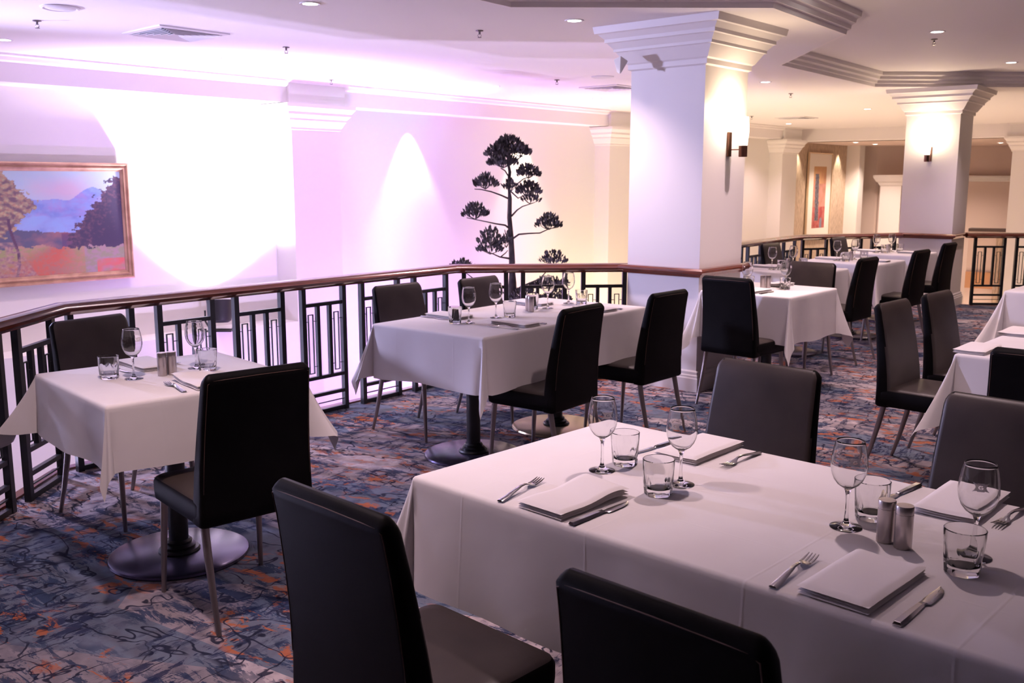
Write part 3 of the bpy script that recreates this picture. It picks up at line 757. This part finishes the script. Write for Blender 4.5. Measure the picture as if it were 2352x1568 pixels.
# ------------------------------------------------------------------ ceiling fittings
def spot(parent, loc, w_, col, ang, blend, rad, rot=(0, 0, 0), name='lamp_light'):
    d = bpy.data.lights.new(name, 'SPOT'); d.energy = w_; d.color = col; d.spot_size = R(ang); d.spot_blend = blend; d.shadow_soft_size = rad
    o = bpy.data.objects.new(name, d); C.objects.link(o); o.location = loc; o.rotation_euler = rot
    if parent: o.parent = parent
    return o
TR = CEIL + .17
downs = [(-1.32, 6.54, 0, 'ceiling downlight at the top edge, left of centre'), (.45, 7.20, 0, 'ceiling downlight above the middle table, left of the large pillar'),
         (-.21, 11.96, 0, 'small ceiling downlight above the bonsai tree'), (1.18, 13.65, 0, 'faint ceiling downlight just left of the large pillar'),
         (2.94, 11.45, 0, 'ceiling downlight just right of the large pillar'), (4.87, 12.63, 0, 'ceiling downlight above the left edge of the right pillar'),
         (5.62, 15.54, 0, 'downlight between the pillars, beyond the tray'), (5.46, 19.35, 0, 'small far downlight right of the wall lamp'),
         (-4.16, 8.14, 0, 'downlight at the left edge of the picture'), (-2.69, 9.36, 0, 'downlight lost in the white glare left of the column'),
         (2.20, 6.86, 1, 'downlight beside the moulded tray edge at the top'), (3.78, 8.85, 1, 'large downlight in the raised ceiling, upper right'), (5.57, 11.05, 1, 'downlight in the raised ceiling near the right edge'),
         (-1.1, 2.7, 1, 'hidden downlight over the left table'), (.9, 3.4, 1, 'hidden downlight over the front table'), (2.6, 4.3, 1, 'hidden downlight over the right table'), (4.6, 6.0, 1, 'hidden downlight to the right'), (2.3, 6.2, 1, 'hidden downlight before the pillar')]
dl0 = None
for x, y, tr, lab in downs:
    z = TR if tr else CEIL
    if dl0 is None:
        dl0 = thing('downlight', lab, 'ceiling light', group='round recessed downlights')
        bm = BM(); lathe(bm, [(.050, -.004), (.066, -.006), (.070, -.002), (.070, .0)], 28, cap0=False, cap1=False); obj('trim_ring', bm, 'vent', dl0, smooth=40)
        bm = BM(); lathe(bm, [(.001, -.003), (.053, -.003), (.053, 0)], 28); obj('lens', bm, 'lens', dl0)
        t = dl0; t.location = (x, y, z)
    else: t = dup(dl0, (x, y, z), 0, lab)
    hid = lab.startswith('hidden')
    spot(None, (x, y, z - .03), DL_W * (1.0 if not hid else 1.25 if 'left table' in lab else 1.0 if 'front table' in lab else .75), DL_COL, 104, .9, .045)
def sprinkler(x, y, z, lab):
    t = thing('sprinkler', lab, 'sprinkler', (x, y, z), group='ceiling sprinklers')
    bm = BM(); lathe(bm, [(.030, 0), (.030, -.006), (.012, -.010)], 16); lathe(bm, [(.008, -.008), (.008, -.030)], 10); obj('body', bm, 'sprinkler', t)
    bm = BM(); tube(bm, [(-.010, 0, -.028), (-.014, 0, -.040), (-.004, 0, -.052)], .0022, 6); tube(bm, [(.010, 0, -.028), (.014, 0, -.040), (.004, 0, -.052)], .0022, 6); lathe(bm, [(.016, -.052), (.016, -.055)], 12); obj('deflector', bm, 'sprinkler', t)
for x, y, z, lab in [(-3.43, 7.20, CEIL, 'sprinkler at the upper left by the round ceiling speaker'), (-1.95, 8.57, CEIL, 'sprinkler on the bright ceiling right of the square vent'),
                     (-.25, 7.66, CEIL, 'sprinkler at the top middle of the ceiling'), (.51, 11.21, CEIL, 'small sprinkler left of the large pillar'), (1.98, 7.60, CEIL, 'sprinkler above the wall lamp of the large pillar'),
                     (3.95, 9.30, TR, 'sprinkler below the large downlight in the raised ceiling'), (3.65, 12.9, CEIL, 'small sprinkler right of the large pillar'), (4.2, 17.2, CEIL, 'tiny far sprinkler between the pillars'), (-2.05, 11.2, CEIL, 'sprinkler in front of the capital of the lilac-lit column')]:
    sprinkler(x, y, z, lab)
def vent(x, y, s, rot, lab):
    t = thing('ceiling_vent', lab, 'air vent', (x, y, CEIL), R(rot), 'square ceiling vents')
    bm = BM(); h = s / 2
    loft(bm, [[(-a, -a, z), (a, -a, z), (a, a, z), (-a, a, z)] for a, z in ((h + .035, 0), (h + .035, -.010), (h, -.016), (h - .012, -.004), (h - .012, 0))], False, False); obj('frame', bm, 'vent', t)
    bm = BM(); box(bm, 0, 0, -.001, s, s, .002); obj('backing', bm, 'ventdark', t)
    bm = BM()
    for k in range(4):   # four quadrants of blades, each quadrant pointing its own way
        a = R(90 * k)
        for j in range(6):
            d = h * (.16 + .15 * j); le = 2 * d * .98
            mtx = Matrix.Rotation(a, 4, 'Z') @ Matrix.Translation((0, -d, -.012)) @ Matrix.Rotation(R(35), 4, 'X') @ Matrix.Diagonal((le, .030, .002, 1))
            bmesh.ops.create_cube(bm, size=1, matrix=mtx)
    obj('blades', bm, 'vent', t)
vent(-2.63, 7.79, .52, 48, 'square air vent in the ceiling at the upper left'); vent(1.22, 12.1, .50, 48, 'square air vent just left of the large pillar'); vent(5.1, 17.6, .50, 48, 'far square air vent between the two big pillars')
def speaker(x, y, lab):
    t = thing('ceiling_speaker', lab, 'speaker', (x, y, CEIL), group='round ceiling speakers')
    bm = BM(); lathe(bm, [(.125, 0), (.125, -.006), (.110, -.012), (.098, -.008)], 36, cap0=False, cap1=False); obj('ring', bm, 'vent', t, smooth=40)
    bm = BM(); lathe(bm, [(.10, -.006), (.08, -.012), (.03, -.016), (.002, -.016)], 32); obj('grille', bm, 'vent', t, smooth=40)
speaker(-3.02, 6.68, 'round white ceiling speaker at the top left'); speaker(1.0, 10.9, 'round ceiling speaker left of the large pillar')
# white angular cover by the capital
bm = BM(); loft(bm, [[(-.045, 0, .03), (0, -.045, .05), (.06, 0, .02), (0, .045, .05)], [(-.02, 0, -.06), (0, -.02, -.075), (.015, 0, -.06), (0, .02, -.06)]])
tag(obj('corner_sensor', bm, 'plaster', loc=(.80, 7.35, 2.435)), 'small white angular box at the left end of the large pillar capital', 'sensor')

# ------------------------------------------------------------------ wall lamps
def sconce(lab, p, nrm, z):
    """p = point on the wall, nrm = outward angle"""
    t = thing('wall_lamp', lab, 'wall lamp', (p[0], p[1], z), R(nrm), 'wall lamps on pillars')   # x axis points out of the wall
    bm = BM(); loft(bm, [rrect(.016, .052, .004, 2, .009, 0, -.05), rrect(.016, .052, .004, 2, .009, 0, .13)]); obj('backplate', bm, 'lampmetal', t)
    bm = BM(); tube(bm, [(.015, 0, 0), (.10, 0, 0)], .004, 8); obj('arm', bm, 'lampmetal', t)
    bm = BM(); lathe(bm, [(.030, -.055), (.032, -.052), (.032, .028), (.028, .030)], 28, (.125, 0, 0)); obj('cup', bm, 'lampmetal', t, smooth=40)
    bm = BM(); lathe(bm, [(.030, .028), (.034, .07), (.040, .12), (.038, .18), (.034, .235), (.030, .238)], 28, (.125, 0, 0)); obj('glass_shade', bm, 'shade', t, smooth=40)
    d = bpy.data.lights.new('lamp_glow', 'POINT'); d.energy = SCONCE_W; d.color = SCONCE_COL; d.shadow_soft_size = .04
    o = bpy.data.objects.new('lamp_glow', d); C.objects.link(o); o.parent = t; o.location = (.125, 0, .30)
    return t
a = 48.8
P1 = (PIL[0] + .37 * math.cos(R(a)), PIL[1] + .37 * math.sin(R(a)))
sconce('lit wall lamp with white glass shade on the right face of the large pillar', P1, a - 90, 1.81)
P2 = (PIL2[0] + .33 * math.cos(R(142)), PIL2[1] + .33 * math.sin(R(142)))
sconce('lit wall lamp on the front face of the right-hand pillar', P2, 232, 1.88)

# ------------------------------------------------------------------ wall washers, uplights, lower level lamps
def fixture(lab, loc, aim, w_, col, ang, blend=.6, rad=.06):
    t = thing('stage_uplight', lab, 'spotlight', loc, group='can uplights aimed at the walls')
    d = (Vector(aim) - Vector(loc) - Vector((0, 0, .16))).normalized(); q = d.to_track_quat('Z', 'Y')
    bm = BM(); lathe(bm, [(.060, -.10), (.085, -.085), (.100, -.02), (.104, .06), (.108, .085), (.098, .085), (.09, .03)], 28, cap1=False)
    h = obj('housing', bm, 'blackcan', t, smooth=40, loc=(0, 0, .17)); h.rotation_mode = 'QUATERNION'; h.rotation_quaternion = q
    bm = BM(); lathe(bm, [(.09, .045), (.002, .05)], 24); L = obj('lens', bm, 'ledlens', h)
    bm = BM(); tube(bm, [(-.125, 0, .17), (-.125, 0, .08), (-.09, 0, .012), (.09, 0, .012), (.125, 0, .08), (.125, 0, .17)], .008, 6); box(bm, 0, 0, .006, .20, .12, .012); obj('yoke', bm, 'blackcan', t)
    if lab.startswith('black'): t.scale = (1.35,) * 3
    s = spot(t, tuple(Vector((0, 0, .17)) + d * .10), w_, col, ang, blend, rad); s.rotation_mode = 'QUATERNION'; s.rotation_quaternion = d.to_track_quat('-Z', 'Y')
    return t
b0 = W(-2.54)
x, y = off(b0, -1.02, -.02)
fixture('black can uplight on the sill, its beam whitening the wall left of the column', (x, y, -.06), (x - .10, y + .35, 2.2), 1050, WHITE, 118, 1.0)
for s_ in (-8.0, -10.6):
    x, y = off(b0, s_, 2.6)
    fixture('hidden cool flood on the lower floor, ' + ('farthest left of all' if s_ < -9 else 'left of the view'), (x, y, -3.3), (x - 2.0, y + 1.85, -1.2), 7500, (.60, .58, 1.0), 50, .8)
x, y = off(b0, 2.2, .9)
fixture('hidden lilac uplight on the lower floor', (x, y, -3.3), (x - .5, y + .55, -1.0), 1050, LILAC, 80, .8)
x, y = off(b0, .1, 2.2)
fixture('hidden violet uplight on the lower floor', (x, y, -3.3), (x - 1.0, y + .8, -.6), 600, LILAC, 75, .8)
x, y = off(b0, -5.3, .25)
fixture('added cool fill light, unseen, left of the view', (x, y, 1.9), (.2, 6.2, .8), 1150, (.60, .58, 1.0), 78, .7, .12)  # unseen lamp, added to brighten the pillar and left-facing cloth sides
# uplights under the balcony edge: their beams graze the slab edge and light the ceiling over the opening
fixture('hidden lilac uplight below the balcony', (-.9, 6.1, -3.3), (-3.0, 8.6, 2.7), 340, (.62, .50, 1.0), 100, .5)
fixture('hidden lilac uplight below the railing bend', (.15, 7.05, -3.3), (-.6, 10.5, 2.7), 360, (.70, .55, 1.0), 90, .5)
x, y = off(b0, 1.6, .32)
fixture('hidden cyan uplight on the lower floor', (x, y, -3.3), (x + .02, y + .02, 2.7), 900, (.10, 1.0, .72), 24, .7, .03)
# wall washers in the far soffit
for s_, k in ((2.05, 1.1), (4.3, 1.0)):
    x, y = off(b0, s_, -.14)
    spot(None, (x, y, 2.44), WASH_W * k, WASH_COL, 62, .5, .03, (R(2), 0, 0))
x, y = off(b0, 3.9, 1.2)
fixture('hidden amber uplight on the lower floor', (x + .6, y + .6, -3.3), (x + 1.5, y + 2.4, 1.8), 700, AMBER, 100, .8)
for x, y, e in ((7.0, 17.5, 130), (10.5, 16.0, 130), (4.0, 15.0, 60)):
    d = bpy.data.lights.new('hall_light', 'AREA'); d.energy = e; d.color = (1, .74, .60); d.shape = 'DISK'; d.size = 1.2
    o = bpy.data.objects.new('hall_light', d); C.objects.link(o); o.location = (x, y, -.6)
for s_ in (13.55, 15.7):
    x, y = off(b0, s_, -.17); spot(None, (x, y, 2.42), 60, (1, .84, .66), 62, .5, .03)
far = [(7.6, 21.6), (8.4, 22.6), (9.6, 21.3), (10.9, 21.8)]
for i, (x, y) in enumerate(far):
    dup(dl0, (x, y, 2.448), 0, ['far downlight left above the abstract picture', 'far downlight right of the abstract picture', 'far downlight beside the right pillar', 'far downlight right of the right pillar'][i])
    spot(None, (x, y, 2.42), 170, (1, .76, .64), 120, .8, .04)

# ------------------------------------------------------------------ pictures
def fbm(x, y, s=0): return noise.fractal(Vector((x, y, s)), 1.0, 2.0, 4) 
def lerp(a, b, t): t = max(0, min(1, t)); return tuple(p + (q - p) * t for p, q in zip(a, b))
def landscape(u, v):
    """u 0..1 left to right over the visible two thirds and beyond, v 0..1 bottom to top"""
    n = fbm(u * 9, v * 9); n2 = fbm(u * 26, v * 26, 3); n3 = fbm(u * 60, v * 45, 8)
    c = lerp((.46, .58, .72), (.50, .66, .70), v * 1.4 - .5 + n * .3)                       # sky
    cl = math.exp(-(((u - .66) / .16) ** 2 + ((v - .82) / .10) ** 2)); c = lerp(c, (.66, .54, .62), cl * 1.2 + n * .25)
    rid = .755 - .035 * math.cos((u - .52) * 14) + .075 * math.exp(-((u - .84) / .07) ** 2) - .06 * math.exp(-((u - .68) / .06) ** 2)
    if v < rid: c = lerp(lerp((.22, .30, .62), (.40, .32, .62), .5 + n * 1.1), (.30, .42, .72), .35 + .5 * math.sin(v * 30 + u * 9) * .5 + n2 * .6)
    if v < .56 + .03 * n: c = lerp(c, (.30, .44, .74), .55 + n)
    r2 = .44 - .14 * (u - .40) + .015 * n2
    if v < r2: c = lerp((.10, .10, .17), (.30, .15, .17), (u - .42) * 3.4 + n)
    if .62 < u < .9 and v < .40 + .03 * math.exp(-((u - .80) / .05) ** 2): c = lerp((.11, .07, .15), (.30, .09, .11), .3 + n)
    r3 = .27 + .02 * n + .05 * abs(u - .62)
    if v < r3 + .04 * n2:
        g = lerp((.32, .31, .15), (.44, .26, .20), .5 + n2 * 1.6)
        p = math.exp(-(((u - (.60 - (.27 - v) * .55)) / (.07 + (.27 - v) * .9)) ** 2)); c = lerp(g, lerp((.50, .13, .09), (.38, .17, .14), .5 + n3 + n), p * 1.1)
        if u > .75: c = lerp(c, lerp((.28, .27, .24), (.32, .27, .36), .5 + n2 * 2), .7 - v)
        if u > .82 and v < .14: c = lerp(c, (.60, .13, .12), .7 + n)
    # trees both sides
    er = .985 - .26 * (1 - abs(v - .34) / .72) - .30 * max(0, .85 - v) * .45 + .055 * n2
    if u > er and .26 + .04 * n2 < v < .95 + .05 * n2: c = lerp((.055, .040, .085), (.17, .09, .12), .42 + n3 * .7 + n2 * .6 - (u - er) * 4)
    el = .50 - .65 * abs(v - .68) + .05 * n2
    if u < el and v > .30: c = lerp((.16, .10, .13), lerp((.46, .26, .17), (.46, .42, .24), .5 + n3), .45 + n2 * 1.2 + n * .8 + (u - .33) * 1.5)
    if abs(u - (.355 + .02 * math.sin(v * 9))) < .008 and v < .55: c = (.10, .05, .10)
    if u < .48 - .4 * v and v < .34: c = lerp(c, lerp((.24, .14, .20), (.46, .30, .24), .5 + n3), .5 + n2)
    return c
def abstract(u, v):
    n = fbm(u * 5, v * 9, 5); n2 = fbm(u * 22, v * 30, 2)
    c = lerp((.52, .24, .15), (.58, .33, .16), (v - .5) * 2 + n)
    if v < .72: c = lerp((.55, .25, .20), (.42, .20, .14), .4 + n)
    if v < .35: c = lerp((.34, .05, .05), (.45, .14, .12), .5 + n * 1.5)
    if abs(u - (.28 + .10 * (.8 - v))) < .14 + .05 * n2 and .12 < v < .88: c = lerp((.07, .05, .07), (.16, .17, .20), .4 + n2 * 1.8)
    if (u - .70) ** 2 + (v - .07) ** 2 < .010: c = (.20, .20, .26)
    return c
def canvas(name, wx, hz, fn, nx, nz, parent, y=0, x0=0, z0=0):
    bm = BM(); cl = bm.loops.layers.float_color.new('paint'); vs = [[bm.verts.new((x0 + wx * i / nx, y, z0 + hz * j / nz)) for i in range(nx + 1)] for j in range(nz + 1)]
    col = [[fn(i / nx, j / nz) for i in range(nx + 1)] for j in range(nz + 1)]
    for j in range(nz):
        for i in range(nx):
            f = bm.faces.new((vs[j][i], vs[j][i + 1], vs[j + 1][i + 1], vs[j + 1][i]))
            for lp, (a, b) in zip(f.loops, ((j, i), (j, i + 1), (j + 1, i + 1), (j + 1, i))): lp[cl] = (*col[a][b], 1)
    return obj(name, bm, 'paint', parent, recalc=False)
def frame(name, wx, hz, prof, m, parent):
    """prof: (distance inwards from outer edge, outward y)"""
    bm = BM(); loft(bm, [[(a, -b, a), (wx - a, -b, a), (wx - a, -b, hz - a), (a, -b, hz - a)] for a, b in prof], False, False); return obj(name, bm, m, parent)
q = off((-4.04, 10.16), -1.86, .015)
t = thing('landscape_painting', 'large landscape painting in a gilt frame, blue hills and dark trees, at the left', 'painting', (q[0], q[1], .575), R(48))
canvas('canvas', 1.86 - .16, 1.19 - .16, landscape, 250, 150, t, y=-.03, x0=.08, z0=.08)
frame('frame', 1.86, 1.19, [(0, 0), (0, .050), (.012, .058), (.022, .056), (.028, .046), (.040, .044), (.046, .052), (.056, .052), (.066, .040), (.086, .034), (.088, .028)], 'frame', t)
# textured panel and tall picture on the far wall
cN = off(W(-2.54), 13.2, -.29)
bm = BM(); poly_prism(bm, [off(W(-2.54), 13.05, -.30), off(W(-2.54), 16.2, -.30), off(W(-2.54), 16.2, -.5), off(W(-2.54), 13.05, -.5)], -3.3, 2.45); struct('wall_niche', bm, 'gold_wall')
bm = BM(); poly_prism(bm, [off(W(-2.54), 16.2, .02), off(W(-2.54), 16.5, .02), off(W(-2.54), 16.5, -.5), off(W(-2.54), 16.2, -.5)], -3.3, 2.45); struct('wall_niche_side', bm, 'plaster')
q = off(W(-2.54), 14.05, -.28)
t = thing('abstract_picture', 'tall abstract picture in a pale frame on the gold textured far wall', 'picture', (q[0], q[1], .30), R(48))
frame('frame', 1.25, 1.95, [(0, 0), (0, .04), (.02, .045), (.03, .03)], 'thinframe', t)
bm = BM(); box(bm, .625, -.012, .975, 1.2, .02, 1.9); obj('mount', bm, 'mount', t)
canvas('artwork', .66, 1.40, abstract, 60, 120, t, y=-.024, x0=.30, z0=.24)

# ------------------------------------------------------------------ bonsai-like tree in the opening
def TP(px, py, dy=0.):        # point on the tree's own upright plane, 10 m away, from its measured silhouette
    y = 10.0 + dy; d = y * .98665 ; k = (py - 784) / 2200; zz = y * (-.16287 - k * .98665) / (.98665 - k * .16287)
    return Vector((y * ((px - 1176) / 2200) / (.98665 - k * .16287), y, 1.56 + zz))
tree = thing('bonsai_tree', 'tall dark cloud-pruned bonsai tree rising behind the railing, centre', 'tree', (-.03, 10, -.9))
TO = Vector((-.03, 10, -.9)); Q = lambda *a: TP(*a) - TO
bm = BM(); tube(bm, [(0, 0, 0), Q(1176, 760), Q(1176, 700), Q(1177, 650), Q(1176, 600), Q(1174, 545), Q(1170, 500), Q(1171, 455), Q(1168, 420), Q(1171, 395), Q(1167, 372), Q(1168, 345)],
     [.085, .066, .052, .042, .034, .028, .025, .022, .019, .017, .014, .010, .005], 10); obj('trunk', bm, 'tree', tree, smooth=True)
def branch(pts, r0, r1, dy):
    bm = BM(); n = len(pts); P_ = [Q(px, py, dy * i / (n - 1)) for i, (px, py) in enumerate(pts)]
    tube(bm, P_, [r0 + (r1 - r0) * i / (n - 1) for i in range(n)], 7); obj('branch', bm, 'tree', tree, smooth=True)
def pad(px, py, wp, hp, dy, n):
    """fan of upright blade leaves on fine twigs, wider than tall"""
    rnd = random.Random(int(px * 7 + py)); bm = BM(); c = Q(px, py + hp * .32, dy); k = .00455; W_ = wp * k / 2; H_ = hp * k
    for i in range(n):
        a = rnd.uniform(0, 6.283); r_ = rnd.random() ** .6; x = W_ * r_ * math.cos(a); y = W_ * .8 * r_ * math.sin(a)
        top = H_ * (.15 + .95 * (1 - (x / W_) ** 2)); zb = top * rnd.uniform(.0, .85)
        ln = .042 + .024 * rnd.random(); wd = .011 + .005 * rnd.random(); lean = Vector((x / W_ * .7 + rnd.uniform(-.35, .35), y / W_ * .6 + rnd.uniform(-.35, .35), 1)).normalized()
        side = lean.cross(Vector((rnd.uniform(-1, 1), rnd.uniform(-1, 1), 0)).normalized()).normalized() * wd; nrm = lean.cross(side).normalized() * .0025
        b = c + Vector((x, y, zb)); m_ = b + lean * ln * .55; e = b + lean * ln
        vs = [bm.verts.new(p_) for p_ in (b, m_ + side, e, m_ - side, m_ + nrm, m_ - nrm)]
        for f in ((0, 1, 4), (1, 2, 4), (2, 3, 4), (3, 0, 4), (1, 0, 5), (2, 1, 5), (3, 2, 5), (0, 3, 5)): bm.faces.new([vs[j] for j in f])
    for i in range(max(5, n // 16)):
        a = rnd.uniform(0, 6.283); r_ = .9 * rnd.random() ** .5
        tube(bm, [c + Vector((0, 0, -H_ * .12)), c + Vector((W_ * r_ * .5 * math.cos(a), W_ * .4 * r_ * math.sin(a), H_ * .03)), c + Vector((W_ * r_ * math.cos(a), W_ * .8 * r_ * math.sin(a), H_ * .28))], [.005, .0035, .002], 5)
    obj('foliage', bm, 'leaf', tree)
for args in [([(1169, 375), (1150, 365), (1138, 358)], .009, .005, -.1), ([(1169, 380), (1188, 366), (1200, 358)], .009, .005, .1), ([(1168, 405), (1160, 392), (1150, 386)], .008, .005, 0),
             ([(1168, 456), (1150, 448), (1128, 440), (1105, 435), (1090, 434)], .010, .004, -.1), ([(1172, 430), (1188, 422), (1202, 411), (1215, 406)], .008, .004, .1), ([(1175, 496), (1188, 482), (1200, 474), (1225, 466)], .010, .004, -.1),
             ([(1174, 440), (1190, 455), (1205, 448)], .008, .004, .1), ([(1172, 526), (1160, 517), (1140, 514), (1112, 508), (1072, 500)], .011, .004, -.2), ([(1178, 548), (1192, 538), (1215, 536), (1240, 535), (1262, 525), (1282, 522)], .011, .004, .1),
             ([(1172, 594), (1160, 592), (1148, 590), (1130, 582), (1102, 572)], .011, .004, -.2), ([(1150, 590), (1162, 580), (1166, 575)], .007, .004, .1), ([(1180, 668), (1205, 655), (1240, 640), (1265, 612)], .013, .004, -.1), ([(1176, 680), (1140, 665), (1095, 645), (1064, 622)], .012, .004, .1)]:
    branch(*args)
for args in [(1170, 338, 64, 34, 0, 330), (1140, 352, 44, 26, -.1, 170), (1196, 350, 42, 24, .1, 160), (1155, 372, 62, 30, -.1, 280), (1213, 398, 50, 26, .1, 170), (1115, 422, 52, 27, -.1, 180), (1212, 438, 54, 28, .1, 190), (1218, 460, 40, 18, -.1, 60),
             (1172, 430, 30, 22, -.1, 60), (1092, 490, 54, 30, -.2, 170), (1260, 514, 56, 30, .1, 180), (1128, 550, 60, 34, -.2, 150), (1126, 572, 56, 26, -.1, 110), (1163, 555, 24, 30, 0, 50), (1270, 597, 60, 26, -.1, 110), (1062, 612, 50, 20, .1, 90), (1262, 656, 92, 22, .05, 220), (1205, 684, 70, 30, -.1, 200), (1275, 685, 70, 26, 0, 150)]:
    pad(*args)
bm = BM(); lathe(bm, [(.30, -.40), (.36, -.02), (.38, 0), (.34, 0), (.32, -.05), (.02, -.06)], 32); obj('pot', bm, 'blackcan', tree, smooth=40)
bm = BM(); box(bm, -.03, 10, -2.3, .8, .8, 2.0); tag(obj('plinth', bm, 'plaster'), 'white plinth carrying the bonsai pot, below the balcony', 'plinth')
